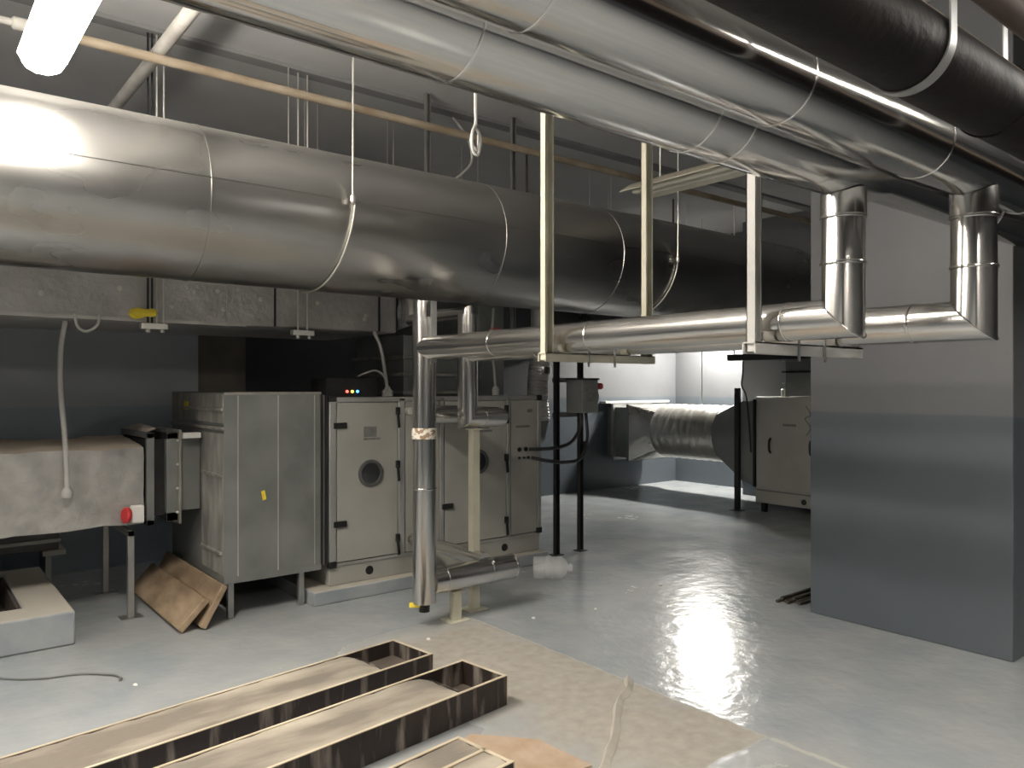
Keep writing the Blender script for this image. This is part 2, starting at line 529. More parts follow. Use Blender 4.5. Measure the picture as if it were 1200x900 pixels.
# dead twin batten with reflector
x, z = 4.60, 3.10
t = thing('ceiling_light', (x, 3.55, z), 'unlit cream twin-tube batten with sloping reflectors behind the hanging posts', 'light', 'ceiling battens')
part(MB().loft([[(x - .18, y, z + .02), (x - .045, y, z + .10), (x + .045, y, z + .10), (x + .18, y, z + .02), (x + .172, y, z + .015), (x + .04, y, z + .085), (x - .04, y, z + .085), (x - .172, y, z + .015)] for y in (2.75, 4.16)]), 'reflector', M_batten, t)
part(MB().box((x - .028, 2.77, z + .02), (x + .028, 4.14, z + .083)), 'housing', M_batten, t, .004)
for s in (-1, 1):
    part(MB().tube([(x + s * .062, 2.79, z + .028), (x + s * .062, 4.12, z + .028)], .016, 14), 'lamp_tube', M_tube, t)
for yy in (3.0, 3.9):
    part(MB().tube([(x, yy, z + .10), (x, yy, CZ - .001)], .006, 8), 'suspension_rod', M_rod, t)

# ------------------------------------------------------------------ huge round duct
DY, DZ, DR = 4.6, 2.645, 0.44
t = thing('round_duct', (2.4, DY, DZ), 'huge round silver clad duct crossing the room under the ceiling', 'duct')
el = [(XL + .01, DY, DZ), (7.3, DY, DZ)]
for k in range(1, 9):
    a = PI / 2 * k / 8
    el.append((7.3 + .55 * math.sin(a), DY + .55 * (1 - math.cos(a)), DZ))
el.append((7.85, 8.38, DZ))
part(MB().tube(el, DR, 72, caps=True), 'duct_body', M_big, t)
for sx_ in (-2.4, -.62, 1.31, 3.30, 4.48):
    part(MB().ring((sx_, DY, DZ), (1, 0, 0), DR + .004, .007, 72), 'joint_band', M_big, t)
# long lap seam on the camera side
ang = math.radians(180 - 0.5)
part(MB().box((XL + .02, DY - DR - .0005, DZ + .057), (7.2, DY - DR + .01, DZ + .061)), 'lap_seam', M_big, t)


def wire_sling(x, label, knot_z, name='wire_hanger'):
    t = thing(name, (x, DY - DR - .03, CZ - .01), label, 'hanger', 'wire slings of the huge duct')
    yy = DY - DR - .03
    part(MB().tube([(x, yy, CZ - .002), (x - .004, yy, knot_z)], .006, 8), 'wire', M_rod, t)
    loop = []
    for k in range(25):
        a = math.radians(176 + (280 - 176) * k / 24)
        loop.append((x + .02 - .10 * k / 24, DY + (DR + .012) * math.cos(a), DZ + (DR + .012) * math.sin(a)))
    part(MB().tube([(x - .004, yy, knot_z)] + loop, .006, 8), 'sling', M_rod, t)
    part(MB().lathe((x - .004, yy, knot_z - .02), (0, 0, 1), [(-.012, .008), (0, .016), (.03, .016), (.042, .008)], 12), 'knot', M_rod, t)


wire_sling(2.115, 'wire sling hanging in front of the huge duct beside its middle seam', 2.71)
wire_sling(5.10, 'wire sling hanging round the huge duct behind the pair of hanging posts', 2.66)

# ------------------------------------------------------------------ paired clad pipe runs
PZ, LZ = 2.43, 1.85
X1, Y1, YA = 2.735, 1.447, 4.33
X2, Y2, YB2 = 3.207, 1.18, 4.50
r1, r2, rl = .135, .116, .075


def saddle(mb_, xc, yc, z0, z1, r, axis_y, axis_z, R, seg=48):
    """Vertical drop whose top is cut to the round of the main pipe."""
    lo, hi = [], []
    for k in range(seg):
        a = 2 * PI * k / seg
        px, py = xc + r * math.cos(a), yc + r * math.sin(a)
        dy = min(abs(py - axis_y), R * .98)
        hi.append((px, py, axis_z - math.sqrt(R * R - dy * dy) + .01))
        lo.append((px, py, z1))
    return mb_.loft([hi, lo], caps=False)


def clad_run(x, y, yend, R, Rs, label, rdrop, is_front):
    t = thing('clad_pipe', (x, y, 0), label, 'pipe', 'shiny clad pipe runs')
    part(MB().tube([(XL + .01, y, PZ), (x - .42, y, PZ), (x - .16, y, PZ), (x + .16, y, PZ), (x + .25, y, PZ), (9.9, y, PZ)], [R, R, R * .97, R * .97, Rs, Rs], 56), 'main_pipe', M_alu, t)
    seams = (-1.9, -.9, .05, .99, 1.83, 2.0, 2.95, 4.0, 5.0) if is_front else (-1.8, -.85, .05, .99, 1.88, 2.74, 3.7, 4.7)
    for s in seams:
        rr = R if s < x - .3 else (R * .97 if s < x + .16 else Rs)
        part(MB().ring((s, y, PZ), (1, 0, 0), rr + .0025, .004, 56), 'joint_band', M_alub, t)
    # drop, mitred elbow and the level run towards the units: one cladding
    m_ = MB()
    m_.tube([(x, y, PZ - R * .7), (x, y, LZ), (x, yend + .0, LZ)], rdrop, 48)
    part(m_, 'drop_pipe', M_alub, t)
    sd = MB()
    seg = 48
    lo, hi, lo2, hi2 = [], [], [], []
    for k in range(seg):
        a = 2 * PI * k / seg
        px, py = x + (rdrop + .005) * math.cos(a), y + (rdrop + .005) * math.sin(a)
        dy = min(abs(py - y), R * .97)
        zt = PZ - math.sqrt((R * .97) ** 2 - dy * dy) - .004
        hi.append((px, py, zt))
        lo.append((px, py, zt - .09 if False else PZ - R - .07))
    sd.loft([hi, lo], caps=False)
    part(sd, 'collar', M_alub, t)
    for zz in (LZ + .20, PZ - R - .075):
        part(MB().ring((x, y, zz), (0, 0, 1), rdrop + .007, .006, 48), 'joint_band', M_alub, t)
    # standing seam at the right-hand side of the drop
    part(MB().box((x + rdrop * .86, y - rdrop * .62, LZ - rdrop * .5), (x + rdrop * .86 + .012, y - rdrop * .62 + .006, PZ - R + .02)), 'standing_seam', M_alub, t)
    for yy in ((y + .22, 2.75, 3.55) if is_front else (y + .22, 2.6, 3.7)):
        part(MB().ring((x, yy, LZ), (0, 1, 0), rdrop + .003, .006, 48), 'joint_band', M_alub, t)
    el = []
    for k in range(49):
        a = 2 * PI * k / 48
        el.append((x + (rdrop + .001) * math.cos(a), y + (rdrop + .001) * math.sin(a), LZ + (rdrop + .001) * math.sin(a)))
    part(MB().tube(el, .0035, 6), 'mitre_seam', M_alub, t)
    return t


t1 = clad_run(X1, Y1, YA, r1, .106, 'front shiny clad pipe run ending in a tall riser with printed tape near the floor', rl, True)
t2 = clad_run(X2, Y2, YB2, r2, .104, 'rear shiny clad pipe run dropping beside the grey pillar', rl + .003, False)
# riser of the front run: from above the level pipe down to the drain cap
rv = rl + .003
part(MB().tube([(X1, YA, .165), (X1, YA, 2.05)], rv, 48), 'riser', M_alub, t1)
part(MB().tube([(X1, YA + .02, 2.0), (X1, YA + .02, 2.16)], .06, 40), 'riser_neck', M_alub, t1)
part(MB().obox((X1 + .02, YA - rv - .004, 1.955), (.022, 0, 0), (0, .003, 0), (0, 0, .2)), 'flat_strap', M_steel, t1)
part(MB().ring((X1, YA, 1.285), (0, 0, 1), rv + .006, .036, 48), 'printed_tape', M_tape, t1, label='tape with brown print round the riser')
part(MB().ring((X1, YA, .92), (0, 0, 1), rv + .004, .006, 48), 'joint_band', M_alub, t1)
part(MB().tube([(X1, YA, .105), (X1, YA, .165)], .036, 20), 'drain_cap', M_black, t1)
part(MB().obox((X1 - .055, YA + .03, .15), (.028, -.022, 0), (.008, .010, 0), (0, 0, .014)), 'drain_lever', M_yellow, t1)
# upper branch behind, runs to the rear pipe's side
part(MB().tube([(X1 + .02, YA + .02, 1.375), (2.99, 4.69, 1.375), (3.285, 4.69, 1.375), (3.285, 5.28, 1.375)], .055, 36), 'upper_branch', M_alub, t1)
# lower branch with capped end, and the small pipe from the unit
part(MB().tube([(X1 + .05, YA, .295), (X1 + .745, YA, .295)], .088, 44), 'lower_branch', M_alub, t1)
for s in (.155, .53, .74):
    part(MB().ring((X1 + s, YA, .295), (1, 0, 0), .0915, .008, 44), 'joint_band', M_alub, t1)
part(MB().tube([(X1 + .50, YA, .375), (X1 + .50, 5.285, .375)], .052, 36), 'return_pipe', M_alub, t1)
# rear run: drop to the upper elbow, mitre to the right, then into the unit
part(MB().tube([(X2, YB2, LZ + .26), (X2, YB2, 1.37), (X2 + .245, YB2, 1.37), (X2 + .245, 5.285, 1.37)], .073, 44), 'riser', M_alub, t2)
part(MB().ring((X2 + .13, YB2, 1.37), (1, 0, 0), .077, .006, 44), 'joint_band', M_alub, t2)
part(MB().tube([(X2, YB2, LZ + .26), (X2, YB2, 2.13), (X2, 5.27, 2.13), (X2, 5.27, 3.05), (X2, 8.24, 3.05)], .045, 32), 'riser_neck', M_alub, t2)

# black pipe and its strap hangers, brown pipe
t = thing('black_pipe', (3, .8, 2.365), 'thick black iron pipe with dusty top beside the clad pipes', 'pipe')
BPY, BPZ, BPR = .80, 2.365, .093
part(MB().tube([(XL + .01, BPY, BPZ), (9.9, BPY, BPZ)], BPR, 48), 'pipe_body', M_bpipe, t)
part(MB().lathe((2.3, BPY, BPZ), (1, 0, 0), [(-.01, BPR * .9), (-.008, BPR + .004), (.008, BPR + .004), (.01, BPR * .9)], 48), 'weld_bead', M_bpipe, t)


def strap(x, label):
    t = thing('strap_hanger', (x, BPY, BPZ), label, 'hanger', 'strap hangers of the black pipe')
    w = .016
    ro, ri = BPR + .006, BPR + .002
    rings = []
    pts = [(BPY - ro, BPZ + .5)] + [(BPY + ro * math.cos(a), BPZ + ro * math.sin(a)) for a in [math.radians(180 + 180 * k / 24) for k in range(25)]] + [(BPY + ro, BPZ + .5)]
    ptsi = [(BPY - ri, BPZ + .5)] + [(BPY + ri * math.cos(a), BPZ + ri * math.sin(a)) for a in [math.radians(180 + 180 * k / 24) for k in range(25)]] + [(BPY + ri, BPZ + .5)]
    part(MB().loft([[(x - w, a[0], a[1]), (x + w, a[0], a[1]), (x + w, b[0], b[1]), (x - w, b[0], b[1])] for a, b in zip(pts, ptsi)]), 'strap', M_steel, t)
    part(MB().tube([(x, BPY, BPZ + .52), (x, BPY, CZ - .001)], .008, 8), 'rod', M_rod, t)
    part(MB().box((x - w, BPY - ro, BPZ + .5), (x + w, BPY + ro, BPZ + .52)), 'cross_plate', M_steel, t)


strap(1.80, 'flat steel strap hanger round the black pipe nearest the camera')
strap(2.68, 'flat steel strap hanger round the black pipe farther along')
single(MB().tube([(XL + .01, .68, 2.49), (9.9, .68, 2.49)], .030, 28), 'brown_pipe', M_brown, (3, .68, 2.49), 'thin rusty brown pipe above the thick black pipe', 'pipe')

# yellowish sprinkler main, cross pipe
t = thing('sprinkler_pipe', (2, 5.02, 3.6), 'long dusty ochre pipe running above and behind the huge duct', 'pipe')
part(MB().tube([(0.55, 5.02, 3.6), (9.9, 5.02, 3.6)], .030, 24), 'pipe_body', M_yel, t)
part(MB().tube([(XL + .01, 5.02, 3.6), (0.55, 5.02, 3.6)], .021, 20), 'thin_section', M_wpipe, t)
part(MB().lathe((0.55, 5.02, 3.6), (1, 0, 0), [(-.05, .028), (-.04, .036), (.03, .036), (.04, .032)], 20), 'coupling', M_wpipe, t)
single(MB().tube([(1.27, YF + .01, 3.66), (1.27, 4.9, 3.66), (1.27, 7.48, 3.66)], .04, 28), 'cross_pipe', M_wpipe, (1.27, 4, 3.66), 'pale pipe crossing above the ochre sprinkler pipe at ceiling', 'pipe')
# cord with coiled end hanging from the front clad pipe
t = thing('rope_hanger', (2.36, 3.45, 3.0), 'pale cord with a coiled knot hanging before the ochre pipe', 'cord')
cx, cy = 2.405, 3.30
part(MB().tube([(cx - .01, cy, CZ - .001), (cx, cy, 2.98)], .009, 8), 'cord', M_cable, t)
part(MB().tube(curve_pts([(cx, cy, 2.99), (cx - .03, cy - .01, 2.93), (cx - .02, cy, 2.85), (cx + .015, cy, 2.83), (cx + .03, cy, 2.92), (cx, cy + .01, 2.97), (cx - .015, cy + .02, 2.90), (cx + .02, cy + .01, 2.86), (cx + .02, cy, 2.95)], 6), .009, 8), 'coil', M_cable, t)

# curved cable from a junction on the ceiling down behind the duct
single(MB().tube(curve_pts([(3.80, 5.56, 3.945), (3.98, 5.58, 3.80), (4.0, 5.55, 3.6), (3.86, 5.5, 3.45), (3.68, 5.5, 3.30), (3.56, 5.5, 3.10), (3.55, 5.5, 2.9)], 8), .012, 8), 'drooping_cable', M_cable, (3.86, 5.65, 3.77), 'pale cable drooping from the beam past the ochre pipe', 'cable')

# ------------------------------------------------------------------ hanging brackets for the clad pipes
def channel(mb_, x, y, z0, z1, w=.036, d=.045, th=.006):
    """upright C channel, open towards -y"""
    mb_.box((x - w, y + d - th, z0), (x + w, y + d, z1))
    mb_.box((x - w, y - d, z0), (x - w + th, y + d, z1))
    mb_.box((x + w - th, y - d, z0), (x + w, y + d, z1))
    mb_.box((x - w, y - d, z0), (x - w + .008, y - d + th, z1))
    mb_.box((x + w - .008, y - d, z0), (x + w, y - d + th, z1))
    return mb_


def bracket(y, xl, xr, mat, label, pw=.028):
    t = thing('pipe_bracket', ((xl + xr) / 2, y, LZ - .1), label, 'bracket', 'hanging brackets under the clad pipes')
    for x in (xl, xr):
        part(channel(MB(), x, y, LZ - rl - .042, CZ - .002, pw, .02, .004), 'post', mat, t)
    zb = LZ - rl - .005
    m_ = MB()
    m_.box((xl - .036, y - .03, zb - .006), (xr + .036, y + .03, zb))
    m_.box((xl - .036, y - .03, zb - .045), (xr + .036, y - .024, zb))
    m_.box((xl - .036, y + .024, zb - .045), (xr + .036, y + .03, zb))
    part(m_, 'cross_bar', mat, t)
    for xx in (X1 + .14, X1 + .34):
        part(MB().tube([(xx, y - .034, zb - .07), (xx, y - .034, zb + .03)], .006, 8), 'bolt', M_steel, t)
    return t


bracket(2.96, 2.61, 3.375, M_cream, 'cream channel bracket with two hanging posts in front of the huge duct')
bracket(1.742, 2.61, 3.375, M_creamw, 'pale channel bracket hanging close to the two pipe drops', .022)

# standing posts under the lower pipes
def floor_post(x, y, z1, label, w=.03):
    t = thing('floor_post', (x, y, 0), label, 'post', 'cream floor posts under the pipes')
    part(MB().box((x - w, y - w, .008), (x + w, y + w, z1)), 'upright', M_cream, t, .002)
    part(MB().box((x - .08, y - .07, 0.0005), (x + .08, y + .07, .008)), 'base_plate', M_cream, t, .001)
    part(MB().box((x - .05, y - .04, z1), (x + .05, y + .04, z1 + .006)), 'top_plate', M_cream, t, .001)


floor_post(3.235, 4.46, 1.285, 'tall cream steel post standing under the silver elbow')
floor_post(2.985, 4.33, .197, 'short cream steel post under the low silver pipe')

# ------------------------------------------------------------------ flat insulated duct under the ceiling, with rods
RX1, RY0, RY1, RZ0, RZ1 = 3.265, 5.6, 6.95, 2.04, 2.62
t = thing('rectangular_duct', (0, 6.2, RZ0), 'wide foil-wrapped flat duct hanging behind the huge round duct', 'duct')
part(MB().box((XL + .02, RY0, RZ0), (RX1, RY1, RZ1)), 'duct_body', M_foild, t, .012)
part(MB().box((XL + .02, RY0 - .012, RZ0 - .008), (2.0, RY0 + .02, RZ0 + .012)), 'corner_strip', M_creamw, t)
for xx in (-.6, .62, 1.87, 2.22, 3.1):
    part(MB().box((xx - .008, RY0 - .006, RZ0 + .003), (xx + .008, RY0, RZ1)), 'joint_tape', M_rub if xx in (2.22, 3.1) else M_foild, t)
for _ in range(26):
    xx, zz = random.uniform(-.4, 3.05), random.uniform(RZ0 + .08, RZ0 + .5)
    part(MB().lathe((xx, RY0, zz), (0, -1, 0), [(-.001, .02), (.004, .016), (.006, .004)], 10), 'insulation_pin', M_rod, t)


def rod_pair(x, y, label, extra=0):
    t = thing('rod_hanger', (x, y, RZ0), label, 'hanger', 'threaded rod hangers of the flat duct')
    for dx in ((0, .075) if extra == 0 else (-.001, .025, .055, .10)):
        part(MB().tube([(x + dx, y, RZ0 - .05), (x + dx, y, CZ - .002)], .007, 8), 'rod', M_rub if extra and dx < .04 else M_rod, t)
    part(MB().box((x - .05, y - .03, RZ0 - .06), (x + .12, y + .03, RZ0 - .02)), 'channel_end', M_rod, t, .004)
    for dx in (0, .09):
        part(MB().lathe((x + dx, y, RZ0 - .085), (0, 0, 1), [(0, .008), (.004, .016), (.022, .016), (.026, .012)], 8), 'nut', M_rod, t)


rod_pair(1.325, 5.55, 'rod hanger with yellow foam lump at the flat duct edge', 1)
rod_pair(2.38, 5.55, 'rod hanger pair at the flat duct edge above the grey box section', 0)
t = single(MB().lathe((1.27, 5.495, RZ0 + .04), (1, 0, .1), [(-.075, .01), (-.06, .03), (-.03, .038), (0, .034), (.03, .024), (.06, .03), (.085, .026), (.1, .008)], 12), 'foam_lump', M_yellow, (1.20, 5.52, RZ0 + .03), 'lump of yellow foam stuck on the flat duct edge', 'foam')
# thin rods from the ceiling behind the huge duct
rods = [(338, 5.5, .004), (357, 5.9, .003), (372, 6.1, .003), (454, 6.1, .003), (461, 6.1, .003), (541, 6.3, .004), (560, 6.1, .005), (617, 6.0, .012), (691, 6.2, .004), (713, 6.2, .003), (716, 6.0, .004), (752, 5.4, .006), (789, 6.4, .012), (804, 6.4, .005)]


def at_px(px, y):
    k = (px - 600) / 900
    return y * (.626 + .779 * k) / (.779 - .626 * k)


rodlab = ['thin ceiling rod left of the long wire sling, leftmost of three', 'thin ceiling rod left of the long wire sling, middle of three', 'thin ceiling rod left of the long wire sling, nearest to it', 'thin ceiling rod right of the long wire sling, left of a close pair', 'thin ceiling rod right of the long wire sling, right of a close pair',
          'thin ceiling rod between the coiled cord and the drooping cable', 'thin ceiling rod meeting the foot of the drooping cable', 'dark thicker ceiling rod left of the cream hanging post', 'thin ceiling rod between the two cream hanging posts, leftmost', 'thin ceiling rod between the two cream hanging posts, middle', 'thin ceiling rod between the two cream hanging posts, rightmost', 'short ceiling rod touching the second cream hanging post', 'thick dark ceiling rod behind the unlit twin-tube batten', 'thin ceiling rod behind the unlit twin-tube batten']
for (px, y, r), lb in zip(rods, rodlab):
    xx = round(at_px(px, y), 3)
    zb = RZ1 + .001 if xx < RX1 and y > RY0 else 2.45
    single(MB().tube([(xx, y, zb), (xx, y, 3.969 if 5.5 <= y <= 5.62 else CZ - .002)], r, 8), 'ceiling_rod', M_rod if r < .01 else M_brown, (xx, y, CZ - .002), lb, 'rod', 'threaded rods from the ceiling')
for px, lb in ((501, 'slim grey hanging strut left of the coiled cord'), (601, 'slim grey hanging strut right of the drooping cable')):
    xx = round(at_px(px, 5.35), 3)
    single(channel(MB(), xx, 5.35, 2.1, CZ - .002, .021, .018, .004), 'hanging_strut', M_steel, (xx, 5.35, CZ), lb, 'strut', 'grey struts hanging behind the huge duct')
# flexible cable loop and conduit drop
single(MB().tube(curve_pts([(.895, 5.575, RZ0 + .02), (.91, 5.565, RZ0 - .06), (.96, 5.56, RZ0 - .09), (1.02, 5.565, RZ0 - .05), (1.04, 5.575, RZ0 + .02)], 8), .009, 8), 'hanging_cable', M_cable, (.66, 5.56, RZ0), 'small cable loop sagging under the flat duct edge', 'cable')
t = thing('flexible_conduit', (.88, 5.74, 1.0), 'grey flexible conduit dropping from flat duct to foil-wrapped low duct', 'conduit')
part(MB().tube(curve_pts([(.885, 5.85, RZ0 - .01), (.858, 5.84, 1.85), (.852, 5.82, 1.6), (.868, 5.78, 1.3), (.876, 5.755, 1.08), (.879, 5.735, .93)], 8), .016, 12), 'conduit', M_cable, t)
part(MB().lathe((.879, 5.742, .895), (0, 0, 1), [(-.03, .012), (-.027, .03), (-.01, .034), (.015, .034), (.04, .018)], 14), 'sensor_head', M_cable, t)

# ------------------------------------------------------------------ low foil duct feeding the grey box section
def crumple(o, amt, cuts=10):
    pass


FX1 = 1.36


def foil_box(x0, x1, y0, y1, z0, z1, n=26, amp=.010):
    mb_ = MB()
    bm = mb_.bm
    rings = []
    rnd = random.Random(3)
    m_ = 8
    for i in range(n + 1):
        f = i / n
        xx = x0 + (x1 - x0) * f
        tilt = -.035 * (1 - f)
        ring = []
        per = []
        for k in range(m_):
            per.append((y0, z0 + (z1 - z0) * k / m_))
        for k in range(m_):
            per.append((y0 + (y1 - y0) * k / m_, z1 + .045 * k / m_))
        for k in range(m_):
            per.append((y1, z1 - (z1 - z0) * k / m_))
        for k in range(m_):
            per.append((y1 - (y1 - y0) * k / m_, z0))
        for yy, zz in per:
            top = .018 if zz > z1 + .004 else 0
            ring.append((xx + rnd.uniform(-amp, 0), yy + rnd.uniform(-amp, amp) * .7, zz + tilt + rnd.uniform(-amp, amp) + (rnd.uniform(0, .02) if top else 0)))
        rings.append(ring)
    mb_.loft(rings)
    return mb_


t = thing('foil_duct', (.3, 6.2, .62), 'low duct wrapped in crinkled dusty foil at the left edge', 'duct')
part(foil_box(-1.9, FX1, 5.80, 6.55, .645, 1.17), 'foil_wrap', M_foil, t)
m_ = MB()
for (a, b, c, d) in ((5.78, 5.82, .62, 1.27), (6.53, 6.57, .62, 1.27)):
    m_.box((FX1 + .012, a, c), (FX1 + .062, b, d))
m_.box((FX1 + .012, 5.78, .62), (FX1 + .062, 6.57, .66))
m_.box((FX1 + .012, 5.78, 1.23), (FX1 + .062, 6.57, 1.27))
part(m_, 'flange', M_galv, t, .003)
part(MB().box((FX1 + .02, 5.83, .68), (1.52, 6.52, 1.22)), 'canvas_connector', M_rub, t)
m_ = MB()
m_.box((1.50, 5.77, .64), (1.585, 5.83, 1.265))
m_.box((1.50, 6.52, .64), (1.585, 6.58, 1.265))
m_.box((1.50, 5.77, .64), (1.585, 6.58, .70))
m_.box((1.50, 5.77, 1.22), (1.585, 6.58, 1.265))
part(m_, 'flange', M_galv, t, .003)
part(MB().box((1.575, 5.74, .62), (1.592, 6.6, 1.285)), 'flange_lip', M_galvd, t, .002)
part(MB().box((1.592, 5.82, .70), (1.745, 6.5, 1.22)), 'stub', M_galv, t, .003)
for k in range(4):
    part(MB().lathe((1.574, 5.752, .70 + k * .17), (-1, 0, 0), [(0, .01), (.012, .01), (.016, .006)], 8), 'bolt', M_rod, t)
part(MB().loft([[(1.38, 5.80, 1.272), (1.44, 5.79, 1.30), (1.50, 5.80, 1.275)], [(1.38, 6.2, 1.275), (1.43, 6.2, 1.32), (1.52, 6.2, 1.28)], [(1.38, 6.55, 1.272), (1.44, 6.55, 1.29), (1.50, 6.55, 1.275)]], caps=False, closed=False), 'foil_flap', M_foil, t)
part(MB().box((1.60, 5.72, 1.225), (1.72, 5.815, 1.262)), 'paper_tag', M_paper, t, label='white paper tag')
single(MB().lathe((1.235, 5.735, .715), (-.9, -.25, .1), [(-.012, .048), (0, .055), (.012, .055), (.02, .045)], 20), 'red_cap', M_red, (1.185, 5.745, .8), 'round red plastic cap at the foil duct corner', 'cap')
single(MB().box((1.262, 5.725, .655), (1.345, 5.785, .775)), 'valve_actuator', M_paper, (1.28, 5.76, .7), 'small white fitting beside the red cap on foil duct', 'fitting', None, .01)
t = thing('duct_stand', (1.27, 6.2, 0), 'steel two-legged stand under the end of the foil duct', 'stand')
for yy in (5.79, 6.6):
    part(MB().box((1.25, yy - .02, .006), (1.29, yy + .02, .60)), 'leg', M_steel, t, .002)
    part(MB().box((1.20, yy - .06, 0.0005), (1.34, yy + .06, .006)), 'foot_plate', M_steel, t)
part(MB().box((1.25, 5.77, .56), (1.29, 6.62, .60)), 'cross_bar', M_steel, t, .002)
# low grey unit behind, by the wall
t = thing('wall_unit', (.5, 7.2, .1), 'low blue-grey metal unit by the back wall under the foil duct', 'unit')
part(MB().box((-.9, 7.02, .30), (1.02, 7.42, .80)), 'casing', M_box, t, .006)
part(MB().box((-.9, 7.0, .36), (1.03, 7.02, .39)), 'rail', M_steel, t, .003)
part(MB().box((.90, 6.98, .26), (1.06, 7.42, .30)), 'foil_edge', M_foil, t, .003)
for xx in (-.8, .93):
    part(MB().box((xx, 7.05, .001), (xx + .04, 7.4, .26)), 'foot', M_steel, t)

# ------------------------------------------------------------------ grey box section
BX0, BX1, BY0, BY1, BZ0, BZ1 = 1.748, 2.45, 5.3, 6.56, .245, 1.552
t = thing('mixing_box', (2.1, 5.9, 0), 'big grey galvanised box section joined to the white air unit', 'air unit')
part(MB().box((BX0, BY0, BZ0), (BX1, BY1, BZ1)), 'casing', M_galv, t, .004)
for xx in (1.84, 2.125, 2.40):
    part(MB().box((xx - .004, BY0 - .004, BZ0 + .04), (xx + .004, BY0, BZ1 - .02)), 'panel_seam', M_rod, t)
part(MB().box((BX0 - .003, BY0 - .003, BZ0), (BX0 + .012, BY0 + .012, BZ1)), 'corner_angle', M_galv, t)
part(MB().box((BX0 - .003, BY0 - .006, BZ1 - .015), (BX1, BY0, BZ1 + .003)), 'top_lip', M_galvd, t)
part(MB().box((BX0 - .003, BY0 - .006, BZ0), (BX1, BY0, BZ0 + .045)), 'bottom_lip', M_galv, t)
m_ = MB()
for (y0, y1, z0, z1) in ((5.31, 6.55, 1.34, 1.545), (5.31, 5.78, .30, 1.27), (6.62, 6.6, .3, .31)):
    if y1 > y0:
        m_.box((BX0 - .005, y0, z0), (BX0, y1, z1))
part(m_, 'side_panel', M_galvd, t, .002)
for z_, y0, y1 in ((1.435, 5.32, 6.3), (1.305, 5.3, 6.55), (.98, 5.34, 5.76), (.45, 5.34, 5.76)):
    part(MB().box((BX0 - .018, y0, z_ - .01), (BX0, y1, z_ + .01)), 'stiffener', M_galvd, t, .003)
part(MB().box((BX0 - .010, 6.1, 1.42), (BX0 - .005, 6.2, 1.48)), 'yellow_mark', M_yellow, t)
part(MB().obox((2.02, BY0 - .002, .83), (.013, 0, .004), (0, .002, 0), (-.006, 0, .032)), 'yellow_mark', M_yellow, t)
for xx in (2.31, 1.80):
    for yy in (5.34, 6.5):
        part(MB().box((xx - .02, yy - .02, 0.0005), (xx + .02, yy + .02, BZ0)), 'leg', M_steel, t, .002)
for i, xx in enumerate((2.463, 2.483, 2.503)):
    part(MB().box((xx - .006, 5.31 + .01 * (i % 2), .27), (xx + .006, 6.5, 1.53)), 'damper_flange', (M_rub, M_galv, M_rub)[i], t)
part(MB().box((2.452, 5.296, .26), (2.458, 6.5, 1.545)), 'damper_flange', M_rub, t)

# ------------------------------------------------------------------ plinth and white air handling unit
t = single(MB().box((2.36, 5.22, 0.0005), (4.62, 6.7, .10)), 'concrete_plinth', M_curb, (3.4, 6, 0), 'blue-grey concrete plinth under the white air unit', 'plinth', None, .008)
AY = 5.30
t = thing('air_handling_unit', (3.5, 5.9, .10), 'white panelled air unit on plinth with round portholes and black handles', 'air unit')
part(MB().box((2.525, AY + .035, .27), (4.595, 6.6, 1.50)), 'casing', M_prof, t, .004)
part(MB().box((2.525, AY + .02, .102), (4.595, 6.6, .265)), 'base_rail', M_white, t, .004)
part(MB().box((2.525, AY + .012, .245), (4.60, AY + .02, .268)), 'base_flange', M_prof, t)
for (a, b) in ((2.52, 2.575), (3.108, 3.168), (3.50, 3.54), (4.203, 4.243), (4.56, 4.602)):
    part(MB().box((a, AY, .27), (b, AY + .04, 1.505)), 'corner_post', M_prof, t, .006)
part(MB().box((2.52, AY, 1.475), (4.60, AY + .04, 1.512)), 'top_rail', M_prof, t, .005)
for (x_, z_) in ((2.548, 1.505), (2.548, .262), (4.58, 1.49), (4.58, .285)):
    part(MB().box((x_ - .035, AY - .006, z_ - .025), (x_ + .03, AY + .04, z_ + .025)), 'corner_cap', M_black, t, .006)


def ahu_door(a, b, hinges, handles, port=None, sticker=None):
    d = part(MB().box((a, AY + .006, .275), (b, AY + .034, 1.47)), 'door', M_white, t, .003)
    for z_ in hinges:
        part(MB().box((a - .03, AY - .012, z_ - .022), (a + .075, AY + .006, z_ + .022)), 'hinge', M_black, d, .004)
    for z_ in handles:
        h = MB()
        h.box((b - .02, AY - .02, z_ - .03), (b + .012, AY + .006, z_ + .03))
        h.obox((b - .012, AY - .03, z_ - .07), (.010, 0, .004), (0, .008, 0), (-.006, 0, .06))
        part(h, 'handle', M_black, d, .003)
    if port:
        c = ((a + b) / 2 + port[0], AY + .006, port[1])
        part(MB().lathe(c, (0, -1, 0), [(-.01, .105), (.012, .105), (.016, .098), (.016, .082), (.006, .08)], 40), 'porthole_ring', M_ring, d)
        part(MB().lathe(c, (0, -1, 0), [(0, .081), (.006, .079), (.012, .05), (.014, .01)], 40), 'porthole_glass', M_glass, d)
    if sticker:
        for (x_, z_, w, h_) in sticker:
            part(MB().box((x_ - w, AY + .003, z_ - h_), (x_ + w, AY + .006, z_ + h_)), 'sticker', M_grey, d)
    return d


